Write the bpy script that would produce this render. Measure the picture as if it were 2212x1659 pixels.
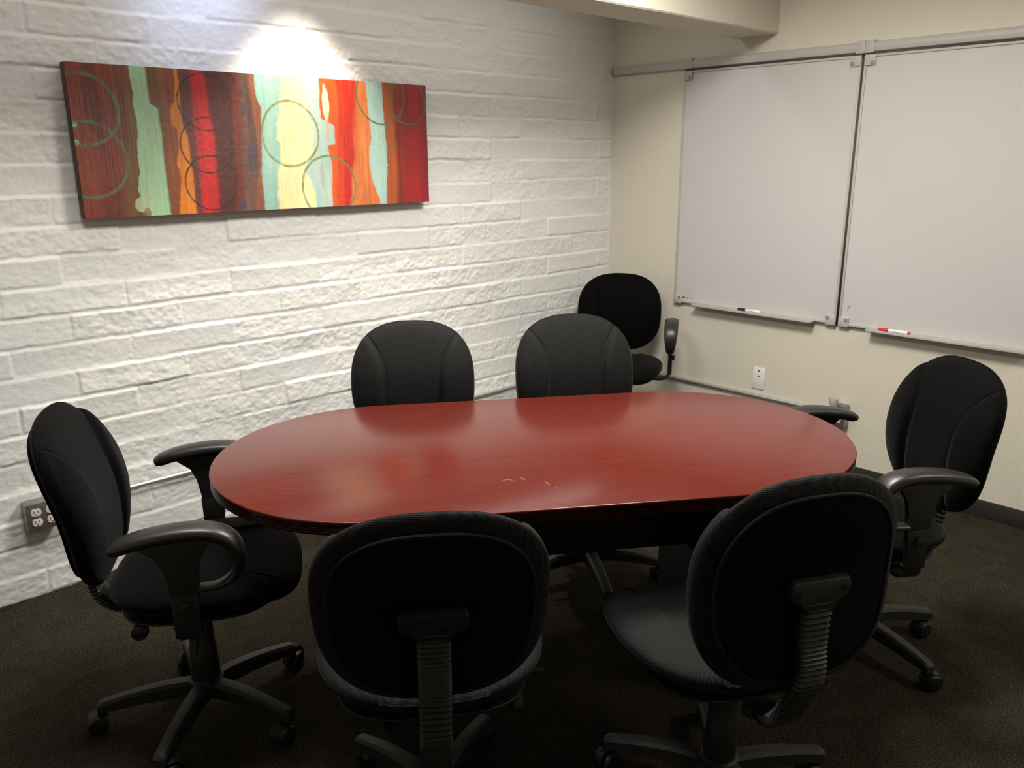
import bpy, bmesh, math, random
import numpy as np
from mathutils import Vector, Matrix
PI = math.pi
R = math.radians
for o in list(bpy.data.objects): bpy.data.objects.remove(o)
scene = bpy.context.scene
COL = scene.collection

# ------------------------------------------------------------------ camera
CAMP = Vector((-3.7933, -3.1389, 1.5393)); YAW, PITCH, ROLL, FPX = 0.760204, 0.269475, -0.005826, 1779.11
fwd = Vector((math.sin(YAW)*math.cos(PITCH), math.cos(YAW)*math.cos(PITCH), -math.sin(PITCH)))
rt0 = Vector((math.cos(YAW), -math.sin(YAW), 0)); up0 = rt0.cross(fwd)
rt = math.cos(ROLL)*rt0 + math.sin(ROLL)*up0; up = -math.sin(ROLL)*rt0 + math.cos(ROLL)*up0
cd = bpy.data.cameras.new('camera'); cam = bpy.data.objects.new('camera', cd); COL.objects.link(cam)
m = Matrix((rt, up, -fwd)).transposed().to_4x4(); m.translation = CAMP; cam.matrix_world = m
cd.sensor_width = 36; cd.lens = 36*FPX/2212; cd.clip_start = .05
scene.camera = cam

# ------------------------------------------------------------------ world, lamps, exposure
w = bpy.data.worlds.new('world'); scene.world = w; w.use_nodes = True
w.node_tree.nodes['Background'].inputs[0].default_value = (.9, .95, 1, 1)
w.node_tree.nodes['Background'].inputs[1].default_value = 0.0
def area_lamp(name, loc, size, power, color, target=None, spread=180):
    l = bpy.data.lights.new(name, 'AREA'); l.shape = 'DISK'; l.size = size; l.energy = power; l.color = color; l.spread = R(spread)
    o = bpy.data.objects.new(name, l); COL.objects.link(o); o.location = loc
    d = (Vector(target)-Vector(loc)) if target else Vector((0, 0, -1))
    o.rotation_euler = d.to_track_quat('-Z', 'Y').to_euler(); return o
def spot_lamp(name, loc, target, power, color, angle, blend, radius):
    l = bpy.data.lights.new(name, 'SPOT'); l.energy = power; l.color = color; l.spot_size = R(angle); l.spot_blend = blend; l.shadow_soft_size = radius
    o = bpy.data.objects.new(name, l); COL.objects.link(o); o.location = loc
    o.rotation_euler = (Vector(target)-Vector(loc)).to_track_quat('-Z', 'Y').to_euler(); return o
area_lamp('ceiling_lamp_table', (-1.60, -1.60, 2.38), .60, 59, (1, .97, .90))
area_lamp('ceiling_lamp_left', (-3.1, -1.40, 2.38), .60, 27, (1, .98, .93))
area_lamp('ceiling_lamp_right', (-.95, -3.60, 2.38), .60, 19, (1, .96, .88))
o = area_lamp('wall_fill_strip', (-2.1, -.48, 2.39), .12, 8, (1, .98, .95)); o.data.shape = 'RECTANGLE'; o.data.size = 3.0; o.data.size_y = .12  # unseen fill strip, added to brighten the upper brick wall
spot_lamp('cool_wall_spot', (-2.36, -.30, 2.40), (-2.36, -.02, 2.14), 11, (.50, .62, 1), 84, 1, .03)
spot_lamp('picture_spot', (-1.98, -.28, 2.40), (-1.98, -.24, 2.0), 105, (1, .90, .76), 75, .65, .04)
vs = scene.view_settings; scene.display_settings.display_device = 'sRGB'
vs.view_transform = 'Standard'; vs.look = 'None'; vs.gamma = 1; vs.use_curve_mapping = False; vs.exposure = 0.0

# ------------------------------------------------------------------ helpers
def tag(o, label=None, cat=None, group=None, kind=None):
    if label: o['label'] = label
    if cat: o['category'] = cat
    if group: o['group'] = group
    if kind: o['kind'] = kind
    return o
def empty(name, loc=(0, 0, 0), rz=0, label=None, cat=None, group=None):
    o = bpy.data.objects.new(name, None); COL.objects.link(o); o.location = loc; o.rotation_euler = (0, 0, rz)
    o.empty_display_size = .1
    return tag(o, label, cat, group)
def link(name, me, mats, parent=None, smooth=True):
    if not isinstance(mats, (list, tuple)): mats = [mats]
    for mm in mats: me.materials.append(mm)
    if smooth: me.polygons.foreach_set('use_smooth', [True]*len(me.polygons))
    o = bpy.data.objects.new(name, me); COL.objects.link(o)
    if parent: o.parent = parent
    return o
def obj(name, bm, mats, parent=None, smooth=True, sharp=40):
    bmesh.ops.recalc_face_normals(bm, faces=bm.faces)
    me = bpy.data.meshes.new(name)
    if smooth:
        for e in bm.edges:
            if len(e.link_faces) == 2 and e.calc_face_angle(0) > R(sharp): e.smooth = False
    bm.to_mesh(me); bm.free()
    return link(name, me, mats, parent, smooth)
def box(bm, lo, hi, bev=0, mi=0, seg=2):
    lo, hi = Vector(lo), Vector(hi)
    r = bmesh.ops.create_cube(bm, size=1); vs_ = r['verts']
    for v in vs_: v.co = Vector([(lo[i]+hi[i])/2 + v.co[i]*(hi[i]-lo[i]) for i in range(3)])
    fs = set(f for v in vs_ for f in v.link_faces)
    for f in fs: f.material_index = mi
    if bev:
        es = list(set(e for v in vs_ for e in v.link_edges))
        g = bmesh.ops.bevel(bm, geom=es, offset=bev, segments=seg, profile=.5, affect='EDGES')
        for f in g['faces']: f.material_index = mi
        vs_ = list(set(v for f in bm.faces if f.material_index == mi for v in f.verts)) if False else vs_
    return vs_
def frames(path):
    n = len(path); out = []; prev = None
    for i, p in enumerate(path):
        t = (path[min(i+1, n-1)]-path[max(i-1, 0)]).normalized()
        if prev is None:
            ref = t.cross(Vector((0, 0, 1))) if abs(t.z) < 1e-6 else (Vector((1, 0, 0)) if abs(t.x) < .9 else Vector((0, 0, 1)))
        else: ref = prev
        s = (ref - t*ref.dot(t)).normalized(); prev = s
        out.append((p, s, t.cross(s)))
    return out
def sweep(bm, path, sec, closed_caps=True, mi=0, ref=None):
    """path: Vectors; sec(i, frac) -> list of (a, b) offsets on side, normal axes"""
    path = [Vector(p) for p in path]
    fr = frames(path); n = len(path); rings = []
    for i, (p, s, b) in enumerate(fr):
        rings.append([bm.verts.new(p + s*a + b*c) for a, c in sec(i, i/(n-1))])
    k = len(rings[0])
    for i in range(n-1):
        for j in range(k):
            f = bm.faces.new((rings[i][j], rings[i][(j+1) % k], rings[i+1][(j+1) % k], rings[i+1][j])); f.material_index = mi
    if closed_caps:
        bm.faces.new(rings[0]).material_index = mi; bm.faces.new(rings[-1]).material_index = mi
    return rings
def superring(a, b, n=4, k=20, off=(0, 0)):
    out = []
    for i in range(k):
        t = 2*PI*i/k; c, s = math.cos(t), math.sin(t)
        out.append((off[0]+a*math.copysign(abs(c)**(2/n), c), off[1]+b*math.copysign(abs(s)**(2/n), s)))
    return out
def tube(bm, path, r, k=12, mi=0):
    return sweep(bm, path, lambda i, f: superring(r, r, 2, k), mi=mi)
def smooth_path(pts, n=8):
    pts = [Vector(p) for p in pts]; out = []
    P_ = [pts[0]*2-pts[1]] + pts + [pts[-1]*2-pts[-2]]
    for i in range(1, len(P_)-2):
        for j in range(n):
            t = j/n; a, b, c, d = P_[i-1], P_[i], P_[i+1], P_[i+2]
            out.append(.5*((2*b)+(c-a)*t+(2*a-5*b+4*c-d)*t*t+(3*b-a-3*c+d)*t**3))
    out.append(pts[-1]); return out
def lathe(bm, prof, k=24, axis='z', c=(0, 0, 0), mi=0):
    c = Vector(c); rings = []
    for r, h in prof:
        ring = []
        for i in range(k):
            t = 2*PI*i/k; a, b = r*math.cos(t), r*math.sin(t)
            v = {'z': Vector((a, b, h)), 'x': Vector((h, a, b)), 'y': Vector((a, h, b))}[axis]
            ring.append(bm.verts.new(c+v))
        rings.append(ring)
    for i in range(len(rings)-1):
        for j in range(k):
            bm.faces.new((rings[i][j], rings[i][(j+1) % k], rings[i+1][(j+1) % k], rings[i+1][j])).material_index = mi
    bm.faces.new(rings[0]).material_index = mi; bm.faces.new(rings[-1]).material_index = mi
def extrude_poly(bm, pts, axis, lo, hi, bev=0, mi=0):
    """pts 2D polygon; axis 'x': pts are (y,z); 'y': (x,z); 'z': (x,y)"""
    def V(p, h):
        return {'x': Vector((h, p[0], p[1])), 'y': Vector((p[0], h, p[1])), 'z': Vector((p[0], p[1], h))}[axis]
    a = [bm.verts.new(V(p, lo)) for p in pts]; b = [bm.verts.new(V(p, hi)) for p in pts]
    f1 = bm.faces.new(a); f2 = bm.faces.new(b); fs = [f1, f2]; n = len(pts)
    for i in range(n): fs.append(bm.faces.new((a[i], a[(i+1) % n], b[(i+1) % n], b[i])))
    for f in fs: f.material_index = mi
    if bev:
        es = list(f1.edges)+list(f2.edges)
        g = bmesh.ops.bevel(bm, geom=es, offset=bev, segments=2, profile=.5, affect='EDGES')
        for f in g['faces']: f.material_index = mi

# ------------------------------------------------------------------ noise in numpy
rng = np.random.default_rng(7)
def vnoise(x, y, seed):
    r = np.random.default_rng(seed); T = r.random((256, 256))
    xi = np.floor(x).astype(int); yi = np.floor(y).astype(int); fx = x-xi; fy = y-yi
    fx = fx*fx*(3-2*fx); fy = fy*fy*(3-2*fy); g = lambda a, b: T[a & 255, b & 255]
    return (g(xi, yi)*(1-fx)+g(xi+1, yi)*fx)*(1-fy)+(g(xi, yi+1)*(1-fx)+g(xi+1, yi+1)*fx)*fy
def fbm(x, y, seed, o=4):
    s = 0; a = 1; t = 0
    for i in range(o):
        s = s+a*vnoise(x*2**i+17.3*i, y*2**i+9.1*i, seed+i); t += a; a *= .5
    return s/t-.5
def sstep(a, b, x):
    t = np.clip((x-a)/(b-a), 0, 1); return t*t*(3-2*t)

# ------------------------------------------------------------------ materials
def new_mat(name):
    m_ = bpy.data.materials.new(name); m_.use_nodes = True; nt = m_.node_tree
    return m_, nt, nt.nodes['Principled BSDF']
def N(nt, t, **kw):
    n = nt.nodes.new(t)
    for k, v in kw.items():
        if k in n.inputs: n.inputs[k].default_value = v
        else: setattr(n, k, v)
    return n
def L(nt, a, b): nt.links.new(a, b)
def simple(name, col, rough=.5, metal=0, bump=None, spec=.5, var=0, coat=0):
    m_, nt, b = new_mat(name)
    b.inputs['Base Color'].default_value = (*col, 1); b.inputs['Roughness'].default_value = rough; b.inputs['Metallic'].default_value = metal
    b.inputs['Specular IOR Level'].default_value = spec; b.inputs['Coat Weight'].default_value = coat
    tc = N(nt, 'ShaderNodeTexCoord')
    if var:
        n = N(nt, 'ShaderNodeTexNoise', Scale=6.0, Detail=4.0); L(nt, tc.outputs['Object'], n.inputs['Vector'])
        mx = N(nt, 'ShaderNodeMix', data_type='RGBA'); L(nt, n.outputs['Fac'], mx.inputs[0])
        mx.inputs[6].default_value = (*[c*(1-var) for c in col], 1); mx.inputs[7].default_value = (*[min(1, c*(1+var)) for c in col], 1)
        L(nt, mx.outputs[2], b.inputs['Base Color'])
    if bump:
        n = N(nt, 'ShaderNodeTexNoise', Scale=bump[0], Detail=5.0); L(nt, tc.outputs['Object'], n.inputs['Vector'])
        bp_ = N(nt, 'ShaderNodeBump', Strength=bump[1], Distance=bump[2]); L(nt, n.outputs['Fac'], bp_.inputs['Height']); L(nt, bp_.outputs[0], b.inputs['Normal'])
    return m_
M_brick = simple('white_painted_block', (.74, .73, .705), .6, bump=(60, .45, .004), spec=.35)
M_cream = simple('cream_plaster', (.63, .585, .485), .6, bump=(95, .28, .003), spec=.3, var=.025)
M_cream2 = simple('dull_cream_plaster', (.62, .58, .50), .8)
M_ceil = simple('ceiling_paint', (.74, .72, .66), .9)
M_base = simple('dark_rubber_baseboard', (.016, .014, .011), .7, bump=(30, .3, .002))
M_wb = simple('whiteboard_surface', (.53, .505, .495), .5, spec=.3)
M_alu = simple('grey_satin_rail', (.44, .425, .39), .5)
M_alud = simple('grey_corner_cap', (.22, .22, .21), .5)
M_dark = simple('dark_gap', (.012, .011, .010), .7)
M_gap = simple('brown_filler_and_shade', (.085, .074, .058), .6)  # filler between the boards, also the painted shade under the rail
M_plast = simple('black_plastic', (.010, .010, .0095), .45, bump=(420, .25, .0006))
M_pad = simple('soft_black_armrest', (.016, .014, .0135), .38, bump=(600, .25, .0004), spec=.55)
M_basep = simple('charcoal_base_plastic', (.014, .014, .0125), .55, bump=(300, .2, .0006))
M_wheel = simple('caster_rubber', (.006, .006, .006), .5)
M_steel = simple('chrome_steel', (.55, .53, .5), .22, metal=1)
M_conduit = simple('galvanised_conduit', (.55, .545, .53), .33, metal=.7, var=.1)
M_box = simple('galvanised_box', (.30, .28, .25), .38, metal=.8, var=.2)
M_recep = simple('ivory_receptacle', (.62, .55, .5), .4)
M_white = simple('white_plastic', (.72, .70, .68), .4)
M_red = simple('red_marker_plastic', (.55, .01, .02), .35)
M_blackp = simple('black_marker_plastic', (.01, .01, .01), .35)
M_ink = simple('grey_print', (.25, .22, .22), .6)
M_inkp = simple('faded_purple_ink', (.28, .12, .16), .6)
M_base_t = simple('dark_table_base', (.016, .012, .010), .5)
M_canvas_side = simple('dark_canvas_side', (.075, .025, .014), .6, var=.4)
M_hub = simple('clear_plastic', (.8, .8, .78), .12)
M_hub.node_tree.nodes['Principled BSDF'].inputs['Transmission Weight'].default_value = .75
M_panel = simple('black_back_fabric', (.004, .004, .004), .9, bump=(500, .3, .0006), spec=.08)

def fabric():
    m_, nt, b = new_mat('black_mesh_fabric')
    b.inputs['Roughness'].default_value = .7; b.inputs['Specular IOR Level'].default_value = .22
    b.inputs['Sheen Weight'].default_value = .05; b.inputs['Sheen Roughness'].default_value = .4
    at = N(nt, 'ShaderNodeAttribute', attribute_name='weave'); sp = N(nt, 'ShaderNodeSeparateXYZ'); L(nt, at.outputs['Vector'], sp.inputs[0])
    def math_(op, a, b_=None):
        n = N(nt, 'ShaderNodeMath', operation=op)
        for i, q in enumerate((a, b_)):
            if q is None: continue
            if isinstance(q, (int, float)): n.inputs[i].default_value = q
            else: L(nt, q, n.inputs[i])
        return n.outputs[0]
    k = 2*PI/.0042
    x = sp.outputs['X']; s = sp.outputs['Y']
    u = math_('SINE', math_('MULTIPLY', math_('ADD', x, s), k*.6)); v = math_('SINE', math_('MULTIPLY', math_('SUBTRACT', x, s), k*.6))
    h = math_('MULTIPLY', u, v)
    rmp = N(nt, 'ShaderNodeMapRange'); L(nt, h, rmp.inputs[0]); rmp.inputs[1].default_value = -.15; rmp.inputs[2].default_value = .45
    mx = N(nt, 'ShaderNodeMix', data_type='RGBA'); L(nt, rmp.outputs[0], mx.inputs[0])
    mx.inputs[6].default_value = (.0050, .0048, .0043, 1); mx.inputs[7].default_value = (.0008, .0008, .0008, 1)
    L(nt, mx.outputs[2], b.inputs['Base Color'])
    bp_ = N(nt, 'ShaderNodeBump', Strength=.5, Distance=-.0008); L(nt, h, bp_.inputs['Height']); L(nt, bp_.outputs[0], b.inputs['Normal'])
    return m_
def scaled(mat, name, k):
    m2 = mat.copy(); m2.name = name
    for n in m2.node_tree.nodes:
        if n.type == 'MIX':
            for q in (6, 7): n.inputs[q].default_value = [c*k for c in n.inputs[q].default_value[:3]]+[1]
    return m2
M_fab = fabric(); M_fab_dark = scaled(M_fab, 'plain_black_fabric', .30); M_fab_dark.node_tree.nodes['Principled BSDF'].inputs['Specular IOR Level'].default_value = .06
def carpet():
    m_, nt, b = new_mat('mottled_brown_carpet'); b.inputs['Roughness'].default_value = .95; b.inputs['Specular IOR Level'].default_value = .1
    tc = N(nt, 'ShaderNodeTexCoord')
    n1 = N(nt, 'ShaderNodeTexNoise', Scale=190.0, Detail=3.0); n2 = N(nt, 'ShaderNodeTexVoronoi', Scale=260.0); n3 = N(nt, 'ShaderNodeTexNoise', Scale=14.0, Detail=4.0)
    for n in (n1, n2, n3): L(nt, tc.outputs['Object'], n.inputs['Vector'])
    cr = N(nt, 'ShaderNodeValToRGB'); L(nt, n1.outputs['Fac'], cr.inputs[0]); e = cr.color_ramp
    e.elements[0].position = .32; e.elements[0].color = (.010, .009, .006, 1); e.elements[1].position = .72; e.elements[1].color = (.075, .066, .046, 1)
    for p_, c_ in ((.45, (.022, .022, .014)), (.52, (.036, .027, .018)), (.6, (.040, .038, .028))):
        q = e.elements.new(p_); q.color = (*c_, 1)
    mx = N(nt, 'ShaderNodeMix', data_type='RGBA', blend_type='MULTIPLY'); mx.inputs[0].default_value = .7
    cr2 = N(nt, 'ShaderNodeValToRGB'); L(nt, n3.outputs['Fac'], cr2.inputs[0]); cr2.color_ramp.elements[0].color = (.78, .76, .68, 1); cr2.color_ramp.elements[0].position = .35
    cr2.color_ramp.elements[1].color = (1.25, 1.1, 1.0, 1); cr2.color_ramp.elements[1].position = .65
    L(nt, cr.outputs[0], mx.inputs[6]); L(nt, cr2.outputs[0], mx.inputs[7]); L(nt, mx.outputs[2], b.inputs['Base Color'])
    ad = N(nt, 'ShaderNodeMath', operation='ADD'); L(nt, n1.outputs['Fac'], ad.inputs[0]); L(nt, n2.outputs['Distance'], ad.inputs[1])
    bp_ = N(nt, 'ShaderNodeBump', Strength=.8, Distance=.006); L(nt, ad.outputs[0], bp_.inputs['Height']); L(nt, bp_.outputs[0], b.inputs['Normal'])
    return m_
M_carpet = carpet()
def mahogany(name, dark=1.0, rough=.2):
    m_, nt, b = new_mat(name); b.inputs['Roughness'].default_value = rough; b.inputs['Specular IOR Level'].default_value = .32
    tc = N(nt, 'ShaderNodeTexCoord'); mp = N(nt, 'ShaderNodeMapping'); mp.inputs['Scale'].default_value = (2.2, 26, 26); L(nt, tc.outputs['Object'], mp.inputs[0])
    n1 = N(nt, 'ShaderNodeTexNoise', Scale=3.0, Detail=8.0, Roughness=.65); L(nt, mp.outputs[0], n1.inputs['Vector'])
    mp2 = N(nt, 'ShaderNodeMapping'); mp2.inputs['Scale'].default_value = (14, 260, 260); L(nt, tc.outputs['Object'], mp2.inputs[0])
    n2 = N(nt, 'ShaderNodeTexNoise', Scale=2.0, Detail=3.0); L(nt, mp2.outputs[0], n2.inputs['Vector'])
    cr = N(nt, 'ShaderNodeValToRGB'); L(nt, n1.outputs['Fac'], cr.inputs[0]); e = cr.color_ramp
    d = dark
    e.elements[0].position = .28; e.elements[0].color = (.100*d, .0125*d, .007*d, 1); e.elements[1].position = .75; e.elements[1].color = (.135*d, .020*d, .012*d, 1)
    q = e.elements.new(.5); q.color = (.110*d, .014*d, .008*d, 1)
    mx = N(nt, 'ShaderNodeMix', data_type='RGBA', blend_type='MULTIPLY'); mx.inputs[0].default_value = .55
    cr2 = N(nt, 'ShaderNodeValToRGB'); L(nt, n2.outputs['Fac'], cr2.inputs[0]); cr2.color_ramp.elements[0].color = (.86, .83, .82, 1); cr2.color_ramp.elements[0].position = .3
    cr2.color_ramp.elements[1].color = (1, 1, 1, 1); cr2.color_ramp.elements[1].position = .6
    L(nt, cr.outputs[0], mx.inputs[6]); L(nt, cr2.outputs[0], mx.inputs[7]); L(nt, mx.outputs[2], b.inputs['Base Color'])
    bp_ = N(nt, 'ShaderNodeBump', Strength=.12, Distance=.0004); L(nt, n2.outputs['Fac'], bp_.inputs['Height']); L(nt, bp_.outputs[0], b.inputs['Normal'])
    return m_
M_wood = mahogany('red_mahogany_laminate'); M_edge = mahogany('dark_mahogany_edge', .25, .3)
M_scuff = simple('pale_table_scuff', (.22, .05, .024), .45)

# ------------------------------------------------------------------ room shell
XL, YN, ZC = -5.4, -4.9, 2.42
bm = bmesh.new(); box(bm, (XL, YN, -.06), (.06, .06, 0)); tag(obj('floor', bm, M_carpet, smooth=False), kind='structure')
bm = bmesh.new(); box(bm, (XL, YN, ZC), (0, 0, ZC+.08)); tag(obj('ceiling', bm, M_ceil, smooth=False), kind='structure')
bm = bmesh.new(); box(bm, (0, YN, 0), (.12, .12, ZC)); tag(obj('wall_right', bm, M_cream, smooth=False), kind='structure')
bm = bmesh.new(); box(bm, (XL-.1, YN, 0), (XL, .12, ZC)); tag(obj('wall_back', bm, M_cream2, smooth=False), kind='structure')
bm = bmesh.new(); box(bm, (XL-.1, YN-.1, 0), (.12, YN, ZC)); tag(obj('wall_near', bm, M_cream2, smooth=False), kind='structure')

def brick_wall():
    C_, LB, X0 = .1016, .403948, -2.951036
    nx, nz = 1150, 500
    xs = np.linspace(XL, 0, nx); zs = np.linspace(0, ZC, nz)
    X, Z = np.meshgrid(xs, zs)
    wz = Z + .012*fbm(X*3, Z*3, 11, 4) + .007*fbm(X*22, Z*22, 15, 3)
    wx = X + .008*fbm(X*9, Z*14, 21, 3)
    row = np.floor(wz/C_).astype(int)
    off = np.where(row % 2 == 1, 0, .5)
    uu = (wx-X0)/LB-off; col = np.floor(uu).astype(int)
    v = wz/C_-row; u = uu-col
    dz = np.minimum(v, 1-v)*C_; dx = np.minimum(u, 1-u)*LB
    h = lambda s: np.random.default_rng(s).random((64, 64))
    rr = lambda s: h(s)[row % 64, col % 64]
    prot = (rr(1)-.5)*.0065
    tilt = (rr(2)-.5)*.004*(v-.5)*2 + (rr(3)-.5)*.003*(u-.5)*2
    rough = .4+1.3*rr(4)
    sag = .0035*v**3                               # each slump block stands a little proud along its top
    n1 = fbm(X*11, Z*15, 31, 4)*.0055*rough
    n2 = fbm(X*60, Z*75, 41, 3)*.0033*rough
    ridg = (.5-np.abs(fbm(X*26, Z*34, 51, 3)*2))*.0031*np.clip(rr(5)*1.7-.5, 0, 1)*sstep(.7, .1, v)
    face = prot+tilt+sag+n1+n2+ridg
    jd = .0026+.003*fbm(X*6, Z*6, 61, 2)
    wj = .010
    fill = np.where(h(8)[row % 64, col % 64] > .5, .35, 1.0)  # some head joints almost filled
    ez = 1-sstep(.0025, wj, dz); ex = (1-sstep(.002, .008, dx))*fill
    joint = np.maximum(ez*.9, ex*.8)
    flat = -jd+fbm(X*30, Z*30, 71, 2)*.003
    D = face*(1-joint)+flat*joint
    D = np.clip(D, -.016, .013)
    D = D*sstep(0.0, .02, -X)+0*(1-sstep(0, .02, -X))
    Y = -D+.010
    co = np.stack([X, Y, Z], -1).reshape(-1, 3)
    idx = np.arange(nx*nz).reshape(nz, nx)
    f = np.stack([idx[:-1, :-1], idx[:-1, 1:], idx[1:, 1:], idx[1:, :-1]], -1).reshape(-1, 4)
    # solid backing behind the relief
    n0 = len(co)
    bx = np.array([[x, y, z] for x in (XL, 0) for y in (.035, .12) for z in (0, ZC)])
    bf = np.array([[0, 1, 3, 2], [4, 6, 7, 5], [0, 4, 5, 1], [2, 3, 7, 6], [0, 2, 6, 4], [1, 5, 7, 3]])+n0
    co = np.concatenate([co, bx]); f = np.concatenate([f, bf])
    me = bpy.data.meshes.new('wall_left'); me.vertices.add(len(co)); me.vertices.foreach_set('co', co.ravel())
    me.loops.add(f.size); me.loops.foreach_set('vertex_index', f.ravel().astype(np.int32))
    me.polygons.add(len(f)); me.polygons.foreach_set('loop_start', np.arange(0, f.size, 4, dtype=np.int32))
    me.update(calc_edges=True); me.validate()
    tag(link('wall_left', me, M_brick), kind='structure')
brick_wall()

# soffit beam parallel to the brick wall, slightly uneven plaster
bm = bmesh.new()
nx = 260
secs = []
for i in range(nx+1):
    x = XL + (0-XL)*i/nx
    j = lambda a: .0012*math.sin(7.3*i+a*5)*math.sin(1.3*i+a)
    secs.append([bm.verts.new((x, -.985+j(1), ZC)), bm.verts.new((x, -.985+j(2), 2.094+j(3))), bm.verts.new((x, -.979+j(2), 2.088+j(3))),
                 bm.verts.new((x, -.782+j(4), 2.084+j(5))), bm.verts.new((x, -.776+j(4), 2.09+j(5))), bm.verts.new((x, -.776+j(6), ZC))])
for i in range(nx):
    for k in range(6): bm.faces.new((secs[i][k], secs[i][(k+1) % 6], secs[i+1][(k+1) % 6], secs[i+1][k]))
bm.faces.new(secs[0]); bm.faces.new(secs[-1])
tag(obj('trim_1', bm, M_cream), 'cream plaster soffit beam running below the ceiling', kind='structure')
bm = bmesh.new(); box(bm, (-.012, YN, 0), (0, -.002, .078), .003); tag(obj('baseboard_right', bm, M_base), kind='structure')

# ------------------------------------------------------------------ whiteboards and rail on the right wall
def whiteboard(y1, y0, label, caps):
    t = empty('whiteboard', (0, (y0+y1)/2, .76), 0, label, 'whiteboard', 'whiteboards on the cream wall')
    cy = (y0+y1)/2; z0, z1 = 0.0, 1.199
    def P(name, fn, mat, par=t, **k):
        b = bmesh.new(); fn(b); return obj(name, b, mat, par, **k)
    Y0, Y1 = y0-cy, y1-cy
    P('writing_surface', lambda b: box(b, (-.016, Y0+.006, z0+.008), (-.002, Y1-.006, z1-.006)), M_wb, smooth=False)
    def fr(b):
        box(b, (-.022, Y0, z0), (-.001, Y0+.011, z1), .002); box(b, (-.022, Y1-.011, z0), (-.001, Y1, z1), .002)
        box(b, (-.022, Y0, z1-.011), (-.001, Y1, z1), .002); box(b, (-.022, Y0, z0), (-.001, Y1, z0+.012), .002)
    P('frame', fr, M_alu)
    for sy, sz in caps:
        ya = Y0+.001 if sy < 0 else Y1-.051; za = z0-.006 if sz < 0 else z1-.046
        c = P('corner_bracket', lambda b: box(b, (-.027, ya, za), (-.0005, ya+.05, za+.046), .004), M_alu)
        yb = (ya+.030) if sy < 0 else (ya+.004); zb = za+.026 if sz < 0 else za+.004
        P('cap', lambda b: box(b, (-.0285, yb, zb), (-.0265, yb+.016, zb+.016), .0008), M_alud, c)
    return t, P, cy
Y_JOINT0, Y_JOINT1 = -1.4192, -1.4088
t1, P1, cy1 = whiteboard(-.478, -1.408, 'left white board nearer the brick wall, with a black marker on its tray', [(1, -1), (-1, -1), (1, 1), (-1, 1)])
P1('marker_tray', lambda b: (box(b, (-.060, -1.30-cy1, -.004), (-.001, -.62-cy1, .003), .0015), box(b, (-.062, -1.30-cy1, -.004), (-.057, -.62-cy1, .008), .001)), M_alu)
# maker's small red badge and grey print in the lower left corner of the board
lb = P1('badge', lambda b: box(b, (-.0175, -.546-cy1, .024), (-.0155, -.534-cy1, .037)), M_red); lb['label'] = 'small red square badge with grey print'
def pr(b):
    for (a, c_, z) in ((-.552, -.574, .029), (-.580, -.592, .027), (-.553, -.568, .025)): box(b, (-.0170, c_-cy1, z), (-.0158, a-cy1, z+.003))
P1('print', pr, M_ink)
t2, P2, cy2 = whiteboard(-1.420, -2.350, 'right white board with a small ink stroke and a red marker on its tray', [(1, -1), (-1, -1), (1, 1), (-1, 1)])
P2('marker_tray', lambda b: (box(b, (-.060, -2.23-cy2, -.004), (-.001, -1.57-cy2, .003), .0015), box(b, (-.062, -2.23-cy2, -.004), (-.057, -1.57-cy2, .008), .001)), M_alu)
P2('joint_strip', lambda b: box(b, (-.014, Y_JOINT0-cy2, .0), (-.001, Y_JOINT1-cy2, 1.19)), M_gap)
P2('ink_stroke', lambda b: tube(b, smooth_path([(-.0164, -1.467-cy2, .103), (-.0164, -1.463-cy2, .088), (-.0164, -1.456-cy2, .076)], 5), .0013, 6), M_inkp)
def rail():
    t = empty('whiteboard_rail', (0, -1.2, 1.966), 0, 'long grey hanging rail along the top of both white boards', 'rail')
    b = bmesh.new(); prof = [(-.001, 0), (-.010, 0), (-.022, .006), (-.026, .018), (-.026, .034), (-.020, .045), (-.001, .048)]
    extrude_poly(b, [(p[0], p[1]) for p in prof], 'y', -1.3+.0, 1.196)
    obj('rail_body', b, M_alu, t)
    for y in (-.525, -1.40, -1.44):
        b = bmesh.new(); yy = y+1.2; box(b, (-.0285, yy-(.0195 if y < -1 else .001), -.001), (-.0005, yy+(.0195 if y < -1 else .001), .051), .001)
        obj('rail_joint' if y > -1 else 'hanging_bracket', b, M_alud if y > -1 else M_alu, t)
    b = bmesh.new(); box(b, (-.018, -1.15, -.0062), (-.001, .722, -.0004)); obj('shadow_strip', b, M_gap, t)  # dark strip painting in the shadow line between rail and boards
    b = bmesh.new(); box(b, (-.024, 1.196, .004), (-.002, 1.199, .042), .001); obj('end_cap', b, M_dark, t)
rail()
def marker(loc, y1, cap, body, label, endplug=None):
    t = empty('marker', loc, 0, label, 'marker', 'dry erase markers')
    L_ = .135
    b = bmesh.new(); lathe(b, [(.0078, 0), (.0085, .001), (.0085, .078), (.0078, .086)], 16, 'y', (0, -L_+.012, 0)); obj('barrel', b, body, t)
    b = bmesh.new(); lathe(b, [(.0060, .0), (.0075, -.001), (.0088, -.014), (.0088, -.036), (.0082, -.040), (.0082, -.046)], 16, 'y', (0, .008, 0)); obj('marker_cap', b, cap, t)
    if endplug:
        b = bmesh.new(); lathe(b, [(.0075, 0), (.0079, .001), (.0079, .006)], 16, 'y', (0, -L_+.006, 0)); obj('end_plug', b, endplug, t)
    b = bmesh.new(); box(b, (-.0088, -.085, -.001), (-.0080, -.062, .0015)); obj('print', b, M_ink, t)
    return t
marker((-.046, -.905, .763+.0087), 0, M_blackp, M_white, 'white marker with a black cap on the left board tray')
marker((-.046, -1.630, .763+.0087), 0, M_red, M_white, 'white marker with a red cap and red end plug on the right board tray', M_red)

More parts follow.
